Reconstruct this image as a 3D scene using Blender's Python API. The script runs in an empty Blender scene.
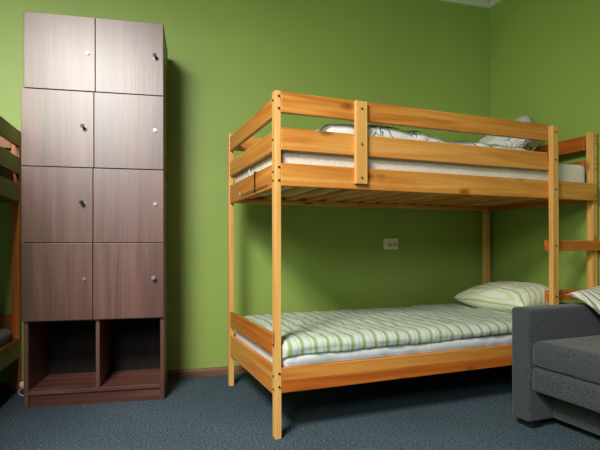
import bpy, bmesh, math, random
from mathutils import Vector, Matrix, noise
random.seed(7)
C = bpy.context.scene.collection
PI = math.pi

# ------------------------------------------------------------------ helpers
def srgb(r, g, b):
    f = lambda c: (c/255/12.92) if c/255 <= .04045 else ((c/255+.055)/1.055)**2.4
    return (f(r), f(g), f(b), 1)

def box(bm, x0, x1, y0, y1, z0, z1, bev=0.003, seg=2, mi=0):
    t = bmesh.new()
    bmesh.ops.create_cube(t, size=1)
    for v in t.verts:
        v.co = Vector(((x0+x1)/2+v.co.x*(x1-x0), (y0+y1)/2+v.co.y*(y1-y0), (z0+z1)/2+v.co.z*(z1-z0)))
    if bev:
        bmesh.ops.bevel(t, geom=list(t.edges), offset=bev, segments=seg, profile=.5, affect='EDGES', clamp_overlap=True)
    for f in t.faces: f.material_index = mi; f.smooth = False
    merge(bm, t)

def merge(bm, t, M=None):
    if M is not None: bmesh.ops.transform(t, matrix=M, verts=t.verts)
    me = bpy.data.meshes.new('tmp'); t.to_mesh(me); t.free()
    bm.from_mesh(me); bpy.data.meshes.remove(me)

def cyl(bm, p, axis, r, h, r2=None, n=16, bev=0):
    t = bmesh.new()
    bmesh.ops.create_cone(t, cap_ends=True, segments=n, radius1=r, radius2=r if r2 is None else r2, depth=h)
    if bev:
        bmesh.ops.bevel(t, geom=[e for e in t.edges if e.calc_face_angle(0) > .5], offset=bev, segments=2, affect='EDGES')
    q = Vector((0, 0, 1)).rotation_difference(Vector(axis).normalized()).to_matrix().to_4x4()
    merge(bm, t, Matrix.Translation(Vector(p)) @ q)

def tube(bm, pts, r, n=8, closed=False):
    pts = [Vector(p) for p in pts]
    rings = []
    N = len(pts)
    up = Vector((0, 0, 1))
    for i, p in enumerate(pts):
        a = pts[(i-1) % N] if (closed or i > 0) else p
        b = pts[(i+1) % N] if (closed or i < N-1) else p
        d = (b-a).normalized()
        s = d.cross(up)
        if s.length < .05: s = d.cross(Vector((1, 0, 0)))
        s.normalize(); w = d.cross(s)
        rings.append([bm.verts.new(p + (s*math.cos(2*PI*k/n)+w*math.sin(2*PI*k/n))*r) for k in range(n)])
    for i in range(N if closed else N-1):
        A, B = rings[i], rings[(i+1) % N]
        for k in range(n):
            bm.faces.new((A[k], A[(k+1) % n], B[(k+1) % n], B[k])).smooth = True
    if not closed:
        bm.faces.new(rings[0]); bm.faces.new(rings[-1][::-1])

def obj(name, bm, mat, parent=None, smooth=False, sub=0, label=None):
    bmesh.ops.recalc_face_normals(bm, faces=bm.faces)
    me = bpy.data.meshes.new(name); bm.to_mesh(me); bm.free()
    for m in (mat if isinstance(mat, (list, tuple)) else [mat]): me.materials.append(m)
    if smooth:
        for p in me.polygons: p.use_smooth = True
    o = bpy.data.objects.new(name, me); C.objects.link(o)
    if parent: o.parent = parent
    if sub:
        s = o.modifiers.new('sub', 'SUBSURF'); s.levels = sub; s.render_levels = sub
    if label: o['label'] = label
    return o

def tag(o, label, cat, group=None):
    o['label'] = label; o['category'] = cat
    if group: o['group'] = group
    return o

def thing(name, label, cat, loc=(0, 0, 0), rz=0, group=None):
    o = bpy.data.objects.new(name, None); C.objects.link(o)
    o.empty_display_size = .1
    o.location = loc; o.rotation_euler = (0, 0, rz)
    return tag(o, label, cat, group)

def struct(name, bm, mat, parent=None):
    o = obj(name, bm, mat, parent)
    o['kind'] = 'structure'
    return o

def bxobj(name, dims, mat, parent=None, bev=.003, label=None):
    bm = bmesh.new(); box(bm, *dims, bev=bev)
    return obj(name, bm, mat, parent, label=label)

# ------------------------------------------------------------------ materials
def mat(name):
    m = bpy.data.materials.new(name); m.use_nodes = True
    nt = m.node_tree; b = nt.nodes['Principled BSDF']
    return m, nt, b

def N(nt, t, **kw):
    n = nt.nodes.new(t)
    for k, v in kw.items():
        if k.startswith('i_'): n.inputs[k[2:].replace('_', ' ')].default_value = v
        else: setattr(n, k, v)
    return n

def ramp(nt, stops):
    r = nt.nodes.new('ShaderNodeValToRGB')
    e = r.color_ramp.elements
    while len(e) < len(stops): e.new(.5)
    for el, (p, c) in zip(e, stops): el.position = p; el.color = c
    return r

def objcoord(nt, scale=(1, 1, 1), rnd=True):
    tc = N(nt, 'ShaderNodeTexCoord')
    out = tc.outputs['Object']
    if rnd:
        oi = N(nt, 'ShaderNodeObjectInfo')
        mu = N(nt, 'ShaderNodeMath', operation='MULTIPLY'); mu.inputs[1].default_value = 37.0
        nt.links.new(oi.outputs['Random'], mu.inputs[0])
        ad = N(nt, 'ShaderNodeVectorMath', operation='ADD')
        nt.links.new(out, ad.inputs[0]); nt.links.new(mu.outputs[0], ad.inputs[1])
        out = ad.outputs[0]
    mp = N(nt, 'ShaderNodeMapping'); mp.inputs['Scale'].default_value = scale
    nt.links.new(out, mp.inputs['Vector'])
    return mp.outputs['Vector']

def wood(name, axis, lo, mid, hi, rough=.38, knots=True, spec=.45, fine=60, bumps=.06):
    m, nt, b = mat(name); L = nt.links.new
    sc = [14, 14, 14]; sc[axis] = .9
    v = objcoord(nt, sc)
    n1 = N(nt, 'ShaderNodeTexNoise', i_Scale=1.0, i_Detail=3.0, i_Distortion=1.2); L(v, n1.inputs['Vector'])
    sc2 = [fine*1.6]*3; sc2[axis] = 2.5
    v2 = objcoord(nt, sc2)
    n2 = N(nt, 'ShaderNodeTexNoise', i_Scale=1.0, i_Detail=2.0); L(v2, n2.inputs['Vector'])
    mx = N(nt, 'ShaderNodeMath', operation='MULTIPLY_ADD'); mx.inputs[1].default_value = .35
    L(n2.outputs['Fac'], mx.inputs[0]); L(n1.outputs['Fac'], mx.inputs[2])
    oi = N(nt, 'ShaderNodeObjectInfo')
    m3 = N(nt, 'ShaderNodeMath', operation='MULTIPLY_ADD'); m3.inputs[1].default_value = .16
    L(oi.outputs['Random'], m3.inputs[0]); L(mx.outputs[0], m3.inputs[2])
    r = ramp(nt, [(.5, hi), (.72, mid), (.98, lo)]); L(m3.outputs[0], r.inputs['Fac'])
    col = r.outputs['Color']
    if knots:
        sk = [7, 7, 7]; sk[axis] = 3.2
        vk = objcoord(nt, sk)
        vo = N(nt, 'ShaderNodeTexVoronoi', i_Scale=1.0); L(vk, vo.inputs['Vector'])
        rk = ramp(nt, [(.0, (1, 1, 1, 1)), (.085, (.6, .6, .6, 1)), (.16, (0, 0, 0, 1))]); L(vo.outputs['Distance'], rk.inputs['Fac'])
        mk = N(nt, 'ShaderNodeMix', data_type='RGBA')
        L(rk.outputs['Color'], mk.inputs['Factor']); L(col, mk.inputs[6])
        mk.inputs[7].default_value = (lo[0]*.35, lo[1]*.3, lo[2]*.3, 1)
        col = mk.outputs[2]
    L(col, b.inputs['Base Color'])
    b.inputs['Roughness'].default_value = rough
    b.inputs['Specular IOR Level'].default_value = min(spec, 1)
    if spec > 1: b.inputs['Coat Weight'].default_value = spec-1; b.inputs['Coat Roughness'].default_value = .4
    bp = N(nt, 'ShaderNodeBump', i_Strength=bumps, i_Distance=.002); L(n2.outputs['Fac'], bp.inputs['Height'])
    L(bp.outputs['Normal'], b.inputs['Normal'])
    return m

PL, PM, PH = srgb(186, 110, 42), srgb(214, 144, 66), srgb(228, 168, 96)
pine = [wood('pine_%s' % 'xyz'[a], a, PL, PM, PH) for a in range(2)]+[wood('pine_post', 2, srgb(208, 146, 74), srgb(226, 172, 100), srgb(234, 188, 122))]
DL, DM, DH = srgb(168, 82, 24), srgb(196, 110, 38), srgb(210, 132, 58)
pine_red = [wood('pine_red_%s' % 'xyz'[a], a, DL, DM, DH) for a in range(3)]
pine_shaded = [wood('pine_shaded_%s' % 'xyz'[a], a, srgb(112, 54, 18), srgb(142, 74, 28), srgb(160, 92, 42)) for a in range(3)]  # left bunk's pine, darkened so the colour carries the shade on its room side
KL, KM, KH = srgb(74, 42, 34), srgb(96, 60, 50), srgb(112, 74, 63)
brown = wood('brown_laminate', 2, KL, KM, KH, rough=.40, knots=False, spec=1.0, fine=90, bumps=.12)
BACK_SHADE = wood('shaded_back_panel', 2, srgb(26, 22, 21), srgb(34, 29, 27), srgb(40, 34, 32), rough=.7, knots=False, spec=.2)  # locker back, colour darkened to stand for the shade inside the open cubbies
brown_x = wood('brown_laminate_flat', 0, KL, KM, KH, rough=.45, knots=False, spec=.5, fine=90, bumps=.05)

def fabric(name, col, col2=None, scale=420, rough=.9, bump=.25, sheen=.2, weave=True):
    m, nt, b = mat(name); L = nt.links.new
    v = objcoord(nt, (1, 1, 1), rnd=False)
    n = N(nt, 'ShaderNodeTexNoise', i_Scale=float(scale), i_Detail=2.0); L(v, n.inputs['Vector'])
    r = ramp(nt, [(.3, col), (.7, col2 or tuple(c*1.25 for c in col[:3])+(1,))]); L(n.outputs['Fac'], r.inputs['Fac'])
    L(r.outputs['Color'], b.inputs['Base Color'])
    b.inputs['Roughness'].default_value = rough
    b.inputs['Sheen Weight'].default_value = sheen
    b.inputs['Specular IOR Level'].default_value = .2
    bp = N(nt, 'ShaderNodeBump', i_Strength=bump, i_Distance=.002); L(n.outputs['Fac'], bp.inputs['Height'])
    L(bp.outputs['Normal'], b.inputs['Normal'])
    return m

def simple(name, col, rough=.5, metal=0, spec=.5):
    m, nt, b = mat(name)
    b.inputs['Base Color'].default_value = col; b.inputs['Roughness'].default_value = rough
    b.inputs['Metallic'].default_value = metal; b.inputs['Specular IOR Level'].default_value = spec
    n = N(nt, 'ShaderNodeTexNoise', i_Scale=60.0)
    bp = N(nt, 'ShaderNodeBump', i_Strength=.03, i_Distance=.001)
    nt.links.new(n.outputs['Fac'], bp.inputs['Height']); nt.links.new(bp.outputs['Normal'], b.inputs['Normal'])
    return m

def stripes(name, axis, period, base, band, thin, width=.5, warp=.012, wn=6.0, e=.035, kz=0):
    """Woven stripes: a wide band and a thin one per period, slightly wandering."""
    m, nt, b = mat(name); L = nt.links.new
    v = objcoord(nt, (1, 1, 1), rnd=False)
    n = N(nt, 'ShaderNodeTexNoise', i_Scale=wn, i_Detail=1.0); L(v, n.inputs['Vector'])
    sx = N(nt, 'ShaderNodeSeparateXYZ'); L(v, sx.inputs[0])
    w = N(nt, 'ShaderNodeMath', operation='MULTIPLY_ADD'); w.inputs[1].default_value = warp
    L(n.outputs['Fac'], w.inputs[0])
    kk = N(nt, 'ShaderNodeMath', operation='MULTIPLY_ADD'); kk.inputs[1].default_value = kz
    L(sx.outputs[2], kk.inputs[0]); L(sx.outputs[axis], kk.inputs[2]); L(kk.outputs[0], w.inputs[2])
    d = N(nt, 'ShaderNodeMath', operation='DIVIDE'); d.inputs[1].default_value = period; L(w.outputs[0], d.inputs[0])
    fr = N(nt, 'ShaderNodeMath', operation='FRACT'); L(d.outputs[0], fr.inputs[0])
    r = ramp(nt, [(0, base), (.12, base), (.12+e, band), (.12+width, band), (.12+width+e, base), (.80, base), (.80+e, thin), (.90, thin), (.90+e, base)])
    L(fr.outputs[0], r.inputs['Fac'])
    L(r.outputs['Color'], b.inputs['Base Color'])
    b.inputs['Roughness'].default_value = .9; b.inputs['Specular IOR Level'].default_value = .15
    n2 = N(nt, 'ShaderNodeTexNoise', i_Scale=35.0, i_Detail=3.0); L(v, n2.inputs['Vector'])
    bp = N(nt, 'ShaderNodeBump', i_Strength=.35, i_Distance=.006); L(n2.outputs['Fac'], bp.inputs['Height'])
    L(bp.outputs['Normal'], b.inputs['Normal'])
    return m

def sketch(name, base, ink, scale=9, dens=.5):
    """White cotton printed with thin black scribbled lines."""
    m, nt, b = mat(name); L = nt.links.new
    v = objcoord(nt, (1, 1, 1), rnd=False)
    n = N(nt, 'ShaderNodeTexNoise', i_Scale=5.0, i_Detail=2.0); L(v, n.inputs['Vector'])
    mxv = N(nt, 'ShaderNodeMix', data_type='VECTOR'); mxv.inputs['Factor'].default_value = .35
    L(v, mxv.inputs[4]); L(n.outputs['Color'], mxv.inputs[5])
    vo = N(nt, 'ShaderNodeTexVoronoi', feature='DISTANCE_TO_EDGE', i_Scale=float(scale)); L(mxv.outputs[1], vo.inputs['Vector'])
    r1 = ramp(nt, [(.0, (1, 1, 1, 1)), (.016, (.9, .9, .9, 1)), (.03, (0, 0, 0, 1))]); L(vo.outputs['Distance'], r1.inputs['Fac'])
    n3 = N(nt, 'ShaderNodeTexNoise', i_Scale=7.0, i_Detail=1.0); L(v, n3.inputs['Vector'])
    r2 = ramp(nt, [(dens-.03, (0, 0, 0, 1)), (dens+.03, (1, 1, 1, 1))]); L(n3.outputs['Fac'], r2.inputs['Fac'])
    mu = N(nt, 'ShaderNodeMath', operation='MULTIPLY'); L(r1.outputs['Color'], mu.inputs[0]); L(r2.outputs['Color'], mu.inputs[1])
    mk = N(nt, 'ShaderNodeMix', data_type='RGBA'); L(mu.outputs[0], mk.inputs['Factor'])
    mk.inputs[6].default_value = base; mk.inputs[7].default_value = ink
    L(mk.outputs[2], b.inputs['Base Color'])
    b.inputs['Roughness'].default_value = .9; b.inputs['Specular IOR Level'].default_value = .15
    return m

def wallmat(name, col):
    m, nt, b = mat(name); L = nt.links.new
    v = objcoord(nt, (1, 1, 1), rnd=False)
    n = N(nt, 'ShaderNodeTexNoise', i_Scale=1.6, i_Detail=4.0); L(v, n.inputs['Vector'])
    r = ramp(nt, [(.3, tuple(c*.95 for c in col[:3])+(1,)), (.7, tuple(c*1.05 for c in col[:3])+(1,))]); L(n.outputs['Fac'], r.inputs['Fac'])
    L(r.outputs['Color'], b.inputs['Base Color'])
    b.inputs['Roughness'].default_value = .5; b.inputs['Specular IOR Level'].default_value = .5
    n2 = N(nt, 'ShaderNodeTexNoise', i_Scale=160.0, i_Detail=2.0); L(v, n2.inputs['Vector'])
    bp = N(nt, 'ShaderNodeBump', i_Strength=.08, i_Distance=.002); L(n2.outputs['Fac'], bp.inputs['Height'])
    L(bp.outputs['Normal'], b.inputs['Normal'])
    return m

def carpetmat():
    m, nt, b = mat('carpet'); L = nt.links.new
    v = objcoord(nt, (1, 1, 1), rnd=False)
    n = N(nt, 'ShaderNodeTexNoise', i_Scale=100.0, i_Detail=4.0, i_Roughness=.75); L(v, n.inputs['Vector'])
    r = ramp(nt, [(.36, srgb(40, 51, 60)), (.5, srgb(64, 79, 89)), (.66, srgb(102, 118, 127))]); L(n.outputs['Fac'], r.inputs['Fac'])
    n3 = N(nt, 'ShaderNodeTexNoise', i_Scale=2.5, i_Detail=3.0); L(v, n3.inputs['Vector'])
    r3 = ramp(nt, [(.3, (.88, .88, .88, 1)), (.7, (1.06, 1.06, 1.06, 1))]); L(n3.outputs['Fac'], r3.inputs['Fac'])
    mu = N(nt, 'ShaderNodeMix', data_type='RGBA', blend_type='MULTIPLY'); mu.inputs['Factor'].default_value = 1
    L(r.outputs['Color'], mu.inputs[6]); L(r3.outputs['Color'], mu.inputs[7])
    L(mu.outputs[2], b.inputs['Base Color'])
    b.inputs['Roughness'].default_value = .95; b.inputs['Specular IOR Level'].default_value = .1
    bp = N(nt, 'ShaderNodeBump', i_Strength=.5, i_Distance=.004); L(n.outputs['Fac'], bp.inputs['Height'])
    L(bp.outputs['Normal'], b.inputs['Normal'])
    return m

GREEN = wallmat('green_paint', srgb(146, 170, 84))
CARPET = carpetmat()
CEIL = wallmat('ceiling_paint', srgb(158, 138, 112))
CORN = wallmat('cornice_white', srgb(228, 228, 214))
SKIRT = wood('skirting_wood', 0, srgb(92, 62, 44), srgb(122, 88, 64), srgb(140, 104, 80), knots=False)
SKIRT_Y = wood('skirting_wood_side', 1, srgb(92, 62, 44), srgb(122, 88, 64), srgb(140, 104, 80), knots=False)
STEEL = simple('steel', srgb(168, 168, 166), .42, 1)
DARKM = simple('dark_metal', srgb(38, 34, 32), .35, .8)
BRASS = simple('zinc_bolt', srgb(206, 184, 130), .32, 1)
BOLT = simple('black_bolt', srgb(88, 74, 58), .4, .9)
PLASTIC = simple('cream_plastic', srgb(240, 230, 208), .4)
WHITEP = simple('white_plastic', srgb(222, 222, 220), .4)
HOLE = simple('socket_hole', srgb(40, 32, 24), .6)
SOFA = fabric('grey_upholstery', srgb(31, 34, 39), srgb(77, 82, 89), scale=240, bump=.4)
RUBBER = simple('black_foot', srgb(14, 14, 15), .6)
MATT = fabric('mattress_ticking', srgb(214, 206, 194), srgb(230, 224, 214), scale=60, bump=.3)
SHEET = fabric('white_sheet', srgb(222, 224, 230), srgb(234, 236, 240), scale=40, bump=.15)
WHITE, GRN, LIME = srgb(197, 203, 200), srgb(144, 168, 114), srgb(172, 187, 150)
DUVET = stripes('green_stripe_cotton', 0, .064, WHITE, GRN, LIME, width=.28, warp=.035, wn=9, e=.09)
PILLOW = stripes('lime_stripe_cotton', 0, .050, srgb(222, 222, 210), srgb(174, 189, 112), srgb(204, 211, 166), width=.22, warp=.012, wn=5, e=.06, kz=-.8)
GREYST = stripes('grey_stripe_cotton', 0, .034, srgb(206, 204, 192), srgb(128, 128, 118), srgb(160, 166, 138), width=.28, warp=.006, wn=5)
SKETCH = sketch('sketch_print_cotton', srgb(226, 227, 230), srgb(52, 54, 62), 11, .47)
SKETCH2 = sketch('sketch_print_pillow', srgb(222, 224, 226), srgb(62, 70, 76), 16, .45)
ORANGE = stripes('orange_blue_blanket', 1, .24, srgb(206, 196, 176), srgb(204, 128, 48), srgb(62, 104, 130), width=.4, warp=.05)
GREYB = fabric('grey_blanket', srgb(92, 96, 96), srgb(140, 142, 140), scale=70)

# ------------------------------------------------------------------ the room
BY = 3.276                                  # back wall
CX = 2.519                                  # back-right corner
LX = -1.84                                  # left wall
FY = -1.5                                   # how far the room is modelled behind the photographer
H = 2.815                                   # ceiling
RT = math.tan(math.radians(4.6))            # the right wall is a little out of square
def rx(y): return CX + (BY-y)*RT
bm = bmesh.new(); box(bm, LX-.15, rx(FY)+.15, FY, BY+.15, -.12, 0, bev=0); struct('floor', bm, CARPET)
bm = bmesh.new(); box(bm, LX-.15, rx(FY)+.15, FY, BY+.15, H, H+.12, bev=0); struct('ceiling', bm, CEIL)
bm = bmesh.new(); box(bm, LX-.15, CX+.15, BY, BY+.15, 0, H, bev=0); struct('wall_back', bm, GREEN)
bm = bmesh.new(); box(bm, LX-.15, LX, FY, BY, 0, H, bev=0); struct('wall_left', bm, GREEN)
def prism(bm, poly, z0, z1):
    lo = [bm.verts.new((x, y, z0)) for x, y in poly]; hi = [bm.verts.new((x, y, z1)) for x, y in poly]
    bm.faces.new(lo[::-1]); bm.faces.new(hi)
    for i in range(len(poly)):
        j = (i+1) % len(poly); bm.faces.new((lo[i], lo[j], hi[j], hi[i]))
bm = bmesh.new(); prism(bm, [(CX, BY), (rx(FY), FY), (rx(FY)+.15, FY), (CX+.15, BY)], 0, H); struct('wall_right', bm, GREEN)

def run(bm, prof, A, B, nrm, ea=0, eb=0):
    """sweep profile [(out, z)] from A to B; ea/eb lengthen it per unit of out for mitred ends"""
    A, B, nrm = Vector(A), Vector(B), Vector(nrm).normalized()
    d = (B-A).normalized()
    ra = [bm.verts.new(A + nrm*o + d*ea*o + Vector((0, 0, z))) for o, z in prof]
    rb = [bm.verts.new(B + nrm*o + d*eb*o + Vector((0, 0, z))) for o, z in prof]
    n = len(prof)
    for i in range(n):
        j = (i+1) % n; bm.faces.new((ra[i], ra[j], rb[j], rb[i]))
    bm.faces.new(ra[::-1]); bm.faces.new(rb)
nr = (-math.cos(math.atan(RT)), -math.sin(math.atan(RT)), 0)
skp = [(0, 0), (.016, 0), (.016, .036), (.011, .044), (.008, .050), (0, .052)]
cop = [(0, H-.04), (.012, H-.036), (.020, H-.028), (.040, H-.012), (.052, H-.006), (.056, H), (0, H)]
bm = bmesh.new(); run(bm, skp, (LX, BY, 0), (CX, BY, 0), (0, -1, 0), 1, -1); struct('baseboard_back', bm, SKIRT)
bm = bmesh.new(); run(bm, skp, (CX, BY, 0), (rx(FY), FY, 0), nr, 1, 0); struct('baseboard_right', bm, SKIRT_Y)
bm = bmesh.new(); run(bm, skp, (LX, FY, 0), (LX, BY, 0), (1, 0, 0), 0, -1); struct('baseboard_left', bm, SKIRT_Y)
bm = bmesh.new(); run(bm, cop, (LX, BY, 0), (CX, BY, 0), (0, -1, 0), 1, -1); struct('trim_1', bm, CORN)
bm = bmesh.new(); run(bm, cop, (CX, BY, 0), (rx(FY), FY, 0), nr, 1, 0); struct('trim_2', bm, CORN)
bm = bmesh.new(); run(bm, cop, (LX, FY, 0), (LX, BY, 0), (1, 0, 0), 0, -1); struct('trim_3', bm, CORN)

# ------------------------------------------------------------------ bunk beds
BL_, BW = 2.069, .934
PT, PD = .029, .046                          # post: width along the bed, depth
def make_bunk(root, ladder, pine=pine, pine_red=pine_red):
    L, W = BL_, BW
    fr0 = .026 if ladder else 0.0
    posts = {'fl': (0, PT, 0, PD), 'bl': (0, PT, W-PD, W), 'fr': (L-.008, L+.032, fr0, fr0+PD) if ladder else (L-PT, L, 0, PD), 'br': (L-PT-.01, L, W-PD, W)}
    made = {}
    for k, (a, b, c, d) in posts.items():
        made[k] = bxobj('post', (a, b, c, d, 0, 1.57), pine[2], root)
    def bolt(par, p, axis, r=.0055, m=BRASS):
        b_ = bmesh.new(); cyl(b_, p, axis, r, .005, n=12, bev=.001); obj('bolt', b_, m, par, label='small metal bolt head')
    # bolts on the front posts (pairs per side rail) and on their outer faces (one per end rail)
    for z in (1.545, 1.49, 1.225, 1.165, .295, .235):
        bolt(made['fl'], (PT*.62, -.0015, z), (0, -1, 0), m=BOLT)
    for z in (1.53, 1.35, 1.205, 1.165, .42, .28, .22):
        bolt(made['fl'], (-.0015, PD*.55, z), (-1, 0, 0), m=BOLT)
    if ladder:
        for z in (1.545, 1.52, 1.495, 1.40, 1.37, 1.34):
            bolt(made['fr'], (L+.016, fr0-.0015, z), (0, -1, 0), r=.007)
    x1 = L-.006 if ladder else L-PT
    # side rails
    for front in (True, False):
        v0, v1 = (.001, .024) if front else (W-.024, W-.001)
        if not front and False: pass
        xe = x1 if front else L-PT-.01
        bxobj('side_rail', (PT, xe, v0, v1, 1.141, 1.245), pine[0], root)
        b_ = bmesh.new(); box(b_, PT, xe, v0, v1, .258, .318); box(b_, PT, xe, v0, v1, .205, .2585, mi=1)
        obj('side_rail', b_, [pine[0], pine_red[0]], root, label='side rail glued from a lighter and a redder board')
        g1 = 1.66 if (front and ladder) else xe
        bxobj('guard_rail', (PT, g1, v0, v1, 1.473, 1.567), pine[0], root)
        bxobj('guard_rail', (PT, g1, v0, v1, 1.304, 1.406), pine[0], root)
        s0, s1 = (.0245, .046) if front else (W-.046, W-.0245)
        bxobj('slat_support', (PT+.02, L-.05, s0, s1, 1.143, 1.166), pine[0], root)
        bxobj('slat_support', (PT+.02, L-.05, s0, s1, .222, .250), pine[0], root)
    # end rails
    for left in (True, False):
        a, b = (.004, .025) if left else (L-.029, L-.008)
        v0 = PD if left else fr0+PD
        for z0, z1, mt in ((1.46, 1.548, 0), (1.305, 1.395, 0), (1.135, 1.245, 0), (.372, .462, 1), (.19, .318, 0)):
            bxobj('end_rail', (a, b, v0, W-PD, z0, z1), (pine_red if (mt or not left) else pine)[1], root)
    # slats
    for i in range(14):
        u = .085 + i*(L-.21)/13
        bxobj('slat', (u, u+.058, .030, W-.030, 1.1662, 1.1842), pine[1], root, bev=.002)
    for i in range(10):
        u = .085 + i*(L-.21)/9
        bxobj('slat', (u, u+.07, .030, W-.030, .2502, .2682), pine[1], root, bev=.002)
    if ladder:
        st = bxobj('ladder_stile', (1.660, 1.706, -.031, -.0005, .21, 1.557), pine[2], root)
        for z in (1.52, 1.36, 1.19, .868, .578, .29):
            bolt(st, (1.683, -.0325, z), (0, -1, 0), r=.005, m=BOLT)
        for z in (.868, .578):
            bxobj('ladder_rung', (1.654, L+.028, .0005, .0245, z-.031, z+.031), pine_red[0], root)
        gb = bxobj('guard_board', (.398, .462, -.0205, -.0005, 1.165, 1.562), pine[2], root)
        for z in (1.525, 1.355, 1.195):
            bolt(gb, (.430, -.022, z), (0, -1, 0), r=.006)

BED = (.481, 2.096, 0); BA = .1009
bunk = thing('bunk_bed', 'pine bunk bed with ladder in the right corner of the green room', 'bunk bed', BED, BA, 'bunk beds in the green room')
make_bunk(bunk, True)
bunk2 = thing('bunk_bed', 'orange-brown bunk bed with shade put into its wood colour at the left edge of the photo beside the brown locker', 'bunk bed', (-.834, 1.195, 0), PI/2, 'bunk beds in the green room')
make_bunk(bunk2, False, pine_shaded[:2]+pine_red[2:], pine_shaded)
BM = Matrix.Translation(BED) @ Matrix.Rotation(BA, 4, 'Z')
BM2 = Matrix.Translation((-.834, 1.195, 0)) @ Matrix.Rotation(PI/2, 4, 'Z')

def place(o, M):
    o.matrix_world = M; return o

# ------------------------------------------------------------------ soft things
def nz(p, s, seed=0): return noise.noise(Vector((p[0]*s+seed*7.3, p[1]*s-seed*3.1, p[2]*s+seed)))

def soft_box(bm, x0, x1, y0, y1, z0, z1, r=.03, wr=0, seed=0, dens=24):
    """rounded box with a subdivided, slightly uneven skin"""
    t = bmesh.new()
    bmesh.ops.create_cube(t, size=1)
    for v in t.verts: v.co = Vector(((x0+x1)/2+v.co.x*(x1-x0), (y0+y1)/2+v.co.y*(y1-y0), (z0+z1)/2+v.co.z*(z1-z0)))
    bmesh.ops.bevel(t, geom=list(t.edges), offset=r, segments=5, profile=.5, affect='EDGES')
    if dens:
        for ax, (lo, hi) in enumerate(((x0, x1), (y0, y1), (z0, z1))):
            n = max(1, int((hi-lo)*dens))
            for i in range(1, n):
                c = Vector((0, 0, 0)); c[ax] = lo+(hi-lo)*i/n
                no = Vector((0, 0, 0)); no[ax] = 1
                bmesh.ops.bisect_plane(t, geom=list(t.verts)+list(t.edges)+list(t.faces), plane_co=c, plane_no=no, dist=1e-5)
    bmesh.ops.recalc_face_normals(t, faces=t.faces)
    if wr:
        t.normal_update()
        for v in t.verts:
            v.co += v.normal*wr*(nz(v.co, 9, seed)+.5*nz(v.co, 22, seed))
    for f in t.faces: f.smooth = True
    merge(bm, t)

def pillow_bm(l, w, t, seed=1, n=30, warp=None, wr=.006, pinch=.07, px=2.6):
    """a stuffed pillow: l along local x, w along y, pinched corners, uneven filling"""
    bm = bmesh.new()
    def pt(i, j, s):
        a, b = -1+2*i/n, -1+2*j/n
        a = math.copysign(abs(a)**.85, a); b = math.copysign(abs(b)**.85, b)
        x = a*l/2*(1-pinch*(1-b*b)); y = b*w/2*(1-1.3*pinch*(1-a*a))
        h = ((1-abs(a)**px)*(1-abs(b)**px))**.55
        z = s*t/2*h
        p = Vector((x, y, z))
        if 0 < i < n and 0 < j < n:
            p.z += wr*(nz(p, 8, seed)+.7*nz(p, 18, seed+s))*min(1, h*1.6)
        if warp: p = warp(p, a, b)
        return p
    top = {(i, j): bm.verts.new(pt(i, j, 1)) for i in range(n+1) for j in range(n+1)}
    bot = {}
    for i in range(n+1):
        for j in range(n+1):
            bot[i, j] = top[i, j] if i in (0, n) or j in (0, n) else bm.verts.new(pt(i, j, -1))
    for i in range(n):
        for j in range(n):
            for g, fl in ((top, 0), (bot, 1)):
                q = [g[i, j], g[i+1, j], g[i+1, j+1], g[i, j+1]]
                if fl: q = q[::-1]
                bm.faces.new(q).smooth = True
    return bm

def drape(path, u0, u1, nu, thick, disp, hem=1):
    """closed quilt: path(s in 0..1, u) -> (v, z); disp(u, s) -> normal offset; bottom skin follows the smooth path"""
    bm = bmesh.new()
    ns = 44
    top, bot = [], []
    for i in range(nu+1):
        u = u0+(u1-u0)*i/nu
        ru, rb = [], []
        for k in range(ns+1):
            s = k/ns
            v, z = path(s, u)
            v2, z2 = path(min(1, s+.01), u); v1, z1 = path(max(0, s-.01), u)
            tv, tz = v2-v1, z2-z1; l = math.hypot(tv, tz) or 1
            nv, nzz = -tz/l, tv/l
            edge = min(1, min(i, nu-i)/2.0, min(k, ns-k)/2.0)
            hgt = (thick*(.35+.65*math.sin(edge*PI/2)))*(hem+(1-hem)*min(1, s/.3)) + disp(u, s)*edge*(hem+(1-hem)*min(1, s/.3))
            ru.append(bm.verts.new((u, v+nv*hgt, z+nzz*hgt)))
            rb.append(bm.verts.new((u, v, z)))
        top.append(ru); bot.append(rb)
    for i in range(nu):
        for k in range(ns):
            bm.faces.new((top[i][k], top[i+1][k], top[i+1][k+1], top[i][k+1]))
            bm.faces.new((bot[i][k], bot[i][k+1], bot[i+1][k+1], bot[i+1][k]))
    for k in range(ns):
        bm.faces.new((top[0][k], top[0][k+1], bot[0][k+1], bot[0][k]))
        bm.faces.new((top[nu][k+1], top[nu][k], bot[nu][k], bot[nu][k+1]))
    for i in range(nu):
        bm.faces.new((top[i+1][0], top[i][0], bot[i][0], bot[i+1][0]))
        bm.faces.new((top[i][ns], top[i+1][ns], bot[i+1][ns], bot[i][ns]))
    for f in bm.faces: f.smooth = True
    return bm

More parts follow.
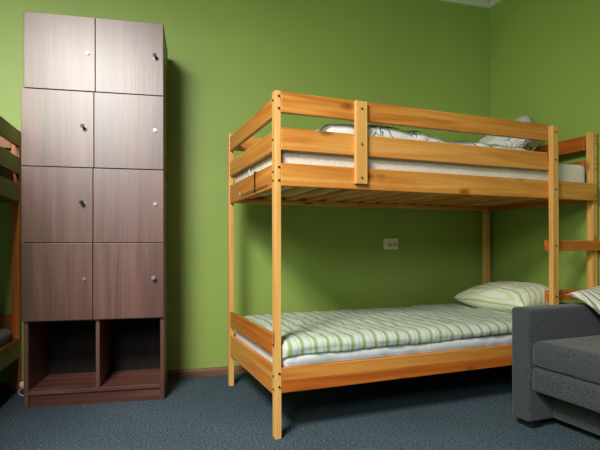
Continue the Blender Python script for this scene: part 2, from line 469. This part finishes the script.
# lower bunk, right bed
bm = bmesh.new(); soft_box(bm, .036, 2.025, .034, .898, .2692, .396, r=.035, wr=.004, seed=3, dens=34)
for v in bm.verts:                            # slanting tucks where the sheet is pulled down behind the rail
    if v.co.z > .322 and v.co.y < .2:
        v.co.y -= .036*min(1, (v.co.z-.322)/.010)*(1-v.co.y/.2)*math.sin(min(1, max(0, .398-v.co.z)/.030)*PI/2)
    if v.co.y < .06:
        k = nz((v.co.x*3.2+v.co.z*9, v.co.z*1.5, 0), 7, 5); v.co.y -= .007*max(0, k+.25); v.co.z += .004*k
m_low = tag(obj('mattress', bm, SHEET), 'mattress in a wrinkled white sheet on the lower bunk under the green duvet', 'mattress')
place(m_low, BM)
def low_path(s, u):
    hem = min(.384, .356+.022*u+.006*math.sin(u*5.1)+.004*math.sin(u*13))
    ft = .010+.003*math.sin(u*9)
    if s < .16:                               # hanging front
        t = s/.16; return (ft-.002*math.sin(t*PI), hem+(.403-hem)*t)
    if s < .26:
        t = (s-.16)/.10*PI/2; return (ft+.026*(1-math.cos(t)), .403+.009*math.sin(t))
    t = (s-.26)/.74
    return (ft+.026+(.902-.046)*t, .412)
def low_disp(u, s):
    p = (u, s*.9, 0)
    d = .010*nz(p, 4, 2)+.007*nz(p, 11, 4)+.004*nz((u*2.2, s*.9, 0), 15, 6)
    return max(-.012, d)
duv = tag(obj('duvet', drape(low_path, .035, 1.72, 96, .030, low_disp, .45), DUVET), 'duvet with green and white stripes spread on the lower bunk', 'duvet')
place(duv, BM)
bm = pillow_bm(.40, .60, .19, seed=4, wr=.010, pinch=.02, px=3.4)
pl = tag(obj('pillow', bm, PILLOW), 'plump pillow with lime green stripes at the head of the lower bunk', 'pillow')
place(pl, BM @ Matrix.Translation((1.81, .46, .520)) @ Matrix.Rotation(.06, 4, 'Z') @ Matrix.Rotation(-.10, 4, 'Y'))

# upper bunk, right bed
bm = bmesh.new(); soft_box(bm, .034, 2.022, .034, .898, 1.1852, 1.362, r=.030, wr=.003, seed=8, dens=26)
m_up = tag(obj('mattress', bm, MATT), 'bare off-white mattress on the upper bunk with ladder', 'mattress')
place(m_up, BM)
bm = bmesh.new()
box(bm, .026, .030, .52, .55, 1.262, 1.300, bev=.001); box(bm, .025, .0295, .50, .53, 1.250, 1.268, bev=.001)
obj('tag', bm, WHITEP, m_up, label='small white tag on the end of the mattress')
def up_path(s, u):
    if s < .12:
        t = s/.12*PI/2; return (.085+.05*(1-math.cos(t)), 1.372+.03*math.sin(t)-.005)
    t = (s-.12)/.88
    return (.135+.70*t, 1.397-.026*t)
def up_disp(u, s):
    p = (u, s*.8, 0)
    bump = .066*math.exp(-((u-.58)/.22)**2)*math.exp(-((s-.35)/.3)**2)
    return bump+.016*nz(p, 5, 11)+.010*nz(p, 13, 12)-.010*u
up = tag(obj('duvet', drape(up_path, .27, 1.60, 80, .070, up_disp), SKETCH), 'white duvet with thin black scribbles on the upper bunk', 'duvet')
place(up, BM)
bm = pillow_bm(.70, .48, .19, seed=9, wr=.016)
PM_ = Matrix.Translation((1.760, .435, 1.535)) @ Matrix.Rotation(math.radians(-6), 4, 'Z') @ Matrix.Rotation(math.radians(-40), 4, 'Y') @ Matrix.Rotation(math.radians(50), 4, 'Z')
PI_ = PM_.inverted()
for v in bm.verts:                            # the low corner is squashed flat on the mattress
    q = PM_ @ v.co
    lim = 1.372 if v.co.z <= 0 else 1.402
    if q.z < lim+.02: q.z = lim + .02*math.exp((q.z-lim-.02)/.06)
    v.co = PI_ @ q
plu = tag(obj('pillow', bm, SKETCH2), 'white pillow with grey scribbles propped at the head of the upper bunk', 'pillow')
place(plu, BM @ PM_)

# small wire hook on the left end of the upper bunk
hk = thing('wire_hook', 'thin metal hook with dark clip on the end rail of the upper bunk', 'hook', tuple(BM @ Vector((.004, .33, 1.19))), BA)
bm = bmesh.new(); box(bm, -.0055, -.0005, -.006, .006, -.048, .052, bev=.001); box(bm, -.0055, .022, -.006, .006, .0556, .060, bev=.001); box(bm, -.0055, -.0005, -.006, .006, .05, .060, bev=.001)
obj('clip', bm, DARKM, hk)
bm = bmesh.new(); tube(bm, [(-.008, -.22, -.030), (-.008, .24, -.034), (-.016, .25, -.030), (-.016, .25, -.015)], .0028)
obj('wire', bm, STEEL, hk, label='thin grey wire')

# bedding of the left bunk (only its far end shows)
bm = bmesh.new(); soft_box(bm, .034, 2.03, .034, .898, 1.1852, 1.35, r=.03, dens=0)
place(tag(obj('mattress', bm, GREYB), 'grey mattress on the upper bunk at the left edge', 'mattress'), BM2)
bm = bmesh.new(); soft_box(bm, .034, 2.03, .034, .898, .2692, .385, r=.03, dens=0)
place(tag(obj('mattress', bm, GREYB), 'grey mattress on the lower bunk at the left edge', 'mattress'), BM2)
bm = pillow_bm(.46, .62, .17, seed=15, wr=.012)
place(tag(obj('pillow', bm, ORANGE), 'orange, cream and blue pillow on the upper bunk at the left edge', 'pillow'), BM2 @ Matrix.Translation((1.74, .40, 1.445)))
bm = pillow_bm(.46, .62, .15, seed=18, wr=.012)
place(tag(obj('pillow', bm, SHEET), 'pale pillow on the lower bunk at the left edge', 'pillow'), BM2 @ Matrix.Translation((1.72, .40, .462)))

# ------------------------------------------------------------------ locker
LK = (-.713, 2.853, 0); LA = -.0662
lk = thing('locker_cabinet', 'tall brown wooden locker cabinet with eight doors and two open bottom cubbies', 'locker', LK, LA)
LW, LD, LH = .714, .385, 2.124
F = .019                                      # door thickness; carcass starts behind it
u0, u1 = -.010, LW+.001
for a in (u0, u1-.022):
    bxobj('side_panel', (a, a+.022, F+.001, LD-.009, 0, LH-.023), brown, lk, bev=.001)
bxobj('divider', (.352, .372, F+.001, LD-.009, .092, LH-.023), brown, lk, bev=.001)
bxobj('top_panel', (u0, u1, F+.001, LD-.009, LH-.0225, LH-.001), brown_x, lk, bev=.001)
bxobj('back_panel', (u0, u1, LD-.0085, LD, .02, LH-.001), BACK_SHADE, lk, bev=.0005)
for za, zb in ((.070, .0915), (.462, .482)):
    for a, b in ((u0+.0225, .3515), (.3725, u1-.0225)):
        if za < .1 and a > .3: continue
        if za < .1: b = u1-.0225
        bxobj('shelf', (a, b, F+.001, LD-.009, za, zb), brown_x, lk, bev=.001)
bxobj('plinth', (u0+.0225, u1-.0225, F+.012, F+.030, 0, .0695), brown_x, lk, bev=.001)
rows = [(1.7185, 2.124), (1.3015, 1.7145), (.8915, 1.2975), (.470, .8875)]
mids = [.354, .347, .342, .340]
knobs = {(0, 0): ('lock', .314, .51), (0, 1): ('knob', .672, .52), (1, 0): ('knob', .297, .52), (1, 1): ('lock', .668, .53),
         (2, 0): ('knob', .292, .52), (2, 1): ('lock', .668, .53), (3, 0): ('lock', .298, .53), (3, 1): ('knob', .663, .53)}
for r, (z0, z1) in enumerate(rows):
    for c in (0, 1):
        a, b = (-.016 if r else -.002, mids[r]-.0015) if c == 0 else (mids[r]+.0015, LW+.0)
        dy = .0 if (r+c) % 2 else .0008
        d = bxobj('door', (a, b, -dy, F-dy, z0, z1), brown, lk, bev=.0015)
        kind, ku, kf = knobs[r, c]
        kz = z0+(z1-z0)*kf
        bm = bmesh.new()
        if kind == 'knob':
            cyl(bm, (ku, -.007, kz), (0, -1, 0), .0085, .014, n=16, bev=.001)
            cyl(bm, (ku, -.016, kz), (0, -1, 0), .0055, .010, n=16)
            cyl(bm, (ku-.002, -.027, kz+.004), (0, -1, 0), .0115, .012, n=20, bev=.003)
            obj('knob', bm, STEEL if r == 3 else DARKM, d, label='small round door knob')
            if r < 3:
                bm = bmesh.new(); cyl(bm, (ku, -.0025, kz), (0, -1, 0), .012, .004, n=20, bev=.001)
                obj('knob_plate', bm, STEEL, d)
        else:
            cyl(bm, (ku, -.005, kz), (0, -1, 0), .0095, .009, n=20, bev=.002)
            lo = obj('lock', bm, STEEL, d, label='round chrome lock')
            bm = bmesh.new(); box(bm, ku-.0015, ku+.0015, -.0105, -.0092, kz-.006, kz+.006, bev=0); obj('keyhole', bm, DARKM, d)

# ------------------------------------------------------------------ sofa
SA = .0942
SO = Vector((1.638, 1.982, 0))
SM = Matrix.Translation(SO) @ Matrix.Rotation(SA, 4, 'Z')      # local x: into the sofa, local -y: along it towards the camera
sofa = thing('sofa', 'dark grey upholstered sofa in front of the ladder', 'sofa', tuple(SO), SA)
AW, DP, SL = .112, .90, 1.60
def rbox(name, dims, r, par, wr=.0, seed=0, dens=0, label=None, mt=SOFA):
    bm = bmesh.new(); soft_box(bm, *dims, r=r, wr=wr, seed=seed, dens=dens)
    return obj(name, bm, mt, par, smooth=True, label=label)
for y1 in (0, -SL+AW):
    rbox('armrest', (0, DP, y1-AW, y1, .034, .568), .016, sofa, wr=.0012, seed=3, dens=12)
rbox('base', (.145, DP-.02, -SL+AW+.001, -AW-.001, .040, .185), .012, sofa)
rbox('seat_frame', (.006, DP-.02, -SL+AW+.002, -AW-.003, .186, .300), .024, sofa, wr=.0015, seed=6, dens=12)
half = (SL-2*AW)/2
for k in (0, 1):
    ya = -AW-.004-k*half
    rbox('seat_cushion', (.000, .70, ya-half+.006, ya, .301, .424), .036, sofa, wr=.003, seed=9+k, dens=16)
    rbox('back_cushion', (.715, .855, ya-half+.008, ya-.002, .40, .80), .045, sofa, wr=.004, seed=12+k, dens=14)
rbox('backrest', (.80, DP+.02, -SL+AW+.002, -AW-.002, .30, .76), .03, sofa)
for y in (-.055, -SL+.055):
    for x in (.03, DP-.09):
        bxobj('foot', (x, x+.06, y-.045, y+.04, 0, .0345), RUBBER, sofa, bev=.003)
bm = pillow_bm(.42, .46, .10, seed=22, wr=.010)
A_ = math.radians(12)
for v in bm.verts:                            # lies flat on the arm, then sags down towards the seat
    x = .555 + v.co.x*math.cos(A_) - v.co.y*math.sin(A_)
    y = -.235 + v.co.x*math.sin(A_) + v.co.y*math.cos(A_)
    t = max(0, -.085-y)
    z = .622 - .85*t*t/(t+.05) + .25*max(0, x-.52)**2
    v.co = (x, y, max(z, .50) + v.co.z)
spl = tag(obj('pillow', bm, GREYST), 'pillow with narrow grey stripes slumped over the sofa arm', 'pillow')
place(spl, SM)

# ------------------------------------------------------------------ socket and cable
so = thing('wall_socket', 'cream double wall socket on the green wall above the lower bunk', 'socket', (1.637, BY, .885))
bxobj('plate', (-.060, .060, -.012, -.0005, -.042, .042), PLASTIC, so, bev=.003)
for x in (-.012, .030):
    bm = bmesh.new()
    t = bmesh.new(); bmesh.ops.create_cone(t, cap_ends=True, segments=24, radius1=.019, radius2=.019, depth=.004)
    merge(bm, t, Matrix.Translation((x, -.0135, 0)) @ Matrix.Rotation(PI/2, 4, 'X'))
    oo = obj('outlet', bm, PLASTIC, so)
    bm = bmesh.new()
    ring = [(x+.0145*math.cos(q), -.0158, .0145*math.sin(q)) for q in [PI*.95+k*PI*1.1/14 for k in range(15)]]
    tube(bm, ring, .0024, n=6)
    for sx in (-.0075, .0075): cyl(bm, (x+sx, -.0157, 0), (0, -1, 0), .0032, .003, n=10)
    obj('pin_hole', bm, HOLE, oo, label='dark socket recess and pin holes')

cb = thing('power_cable', 'small loop of white cable with plug on the carpet beside the locker', 'cable', (-.80, 3.13, 0))
bm = bmesh.new()
pts = [(.012+.020*math.cos(a), -.01, .026+.022*math.sin(a)) for a in [k*2*PI/20 for k in range(20)]]
tube(bm, pts, .0035, closed=True); obj('cord', bm, WHITEP, cb)
bm = bmesh.new(); soft_box(bm, -.004, .032, -.02, .010, .052, .084, r=.007, dens=0); obj('plug', bm, WHITEP, cb)

# ------------------------------------------------------------------ light
def area(name, loc, target, sx, sy, power, col, spread=None):
    l = bpy.data.lights.new(name, 'AREA'); l.shape = 'RECTANGLE'; l.size = sx; l.size_y = sy
    l.energy = power; l.color = col
    if spread: l.spread = spread
    o = bpy.data.objects.new(name, l); C.objects.link(o)
    o.location = loc
    o.rotation_euler = (Vector(target)-Vector(loc)).to_track_quat('-Z', 'Y').to_euler()
    return o
area('ceiling_lamp_light', (-1.0, .32, 2.74), (-1.0, .33, 0), .8, .9, 212, (1, .97, .92))
area('rear_fill_light', (-1.32, -1.3, 2.38), (-.5, 3, 1.0), .95, .75, 50, (.93, .97, 1))  # added soft fill from the rear left; no window is modelled there
w = bpy.data.worlds.new('world'); bpy.context.scene.world = w; w.use_nodes = True
w.node_tree.nodes['Background'].inputs[0].default_value = (.75, .85, 1, 1)
w.node_tree.nodes['Background'].inputs[1].default_value = .02

# ------------------------------------------------------------------ camera
cam = bpy.data.cameras.new('camera'); co = bpy.data.objects.new('camera', cam); C.objects.link(co)
cam.sensor_width = 36; cam.sensor_fit = 'HORIZONTAL'
cam.lens = 479.09*36/600
cam.shift_y = 19.9/600
cam.clip_start = .05
co.matrix_world = Matrix.Translation((0, 0, .8664)) @ Matrix.Rotation(-.2772, 4, 'Z') @ Matrix.Rotation(PI/2+.0034, 4, 'X') @ Matrix.Rotation(-.0023, 4, 'Z')
sc = bpy.context.scene
sc.camera = co
vs = sc.view_settings
sc.display_settings.display_device = 'sRGB'
vs.view_transform = 'Standard'; vs.look = 'None'; vs.exposure = 0; vs.gamma = 1; vs.use_curve_mapping = False
bpy.context.view_layer.update()
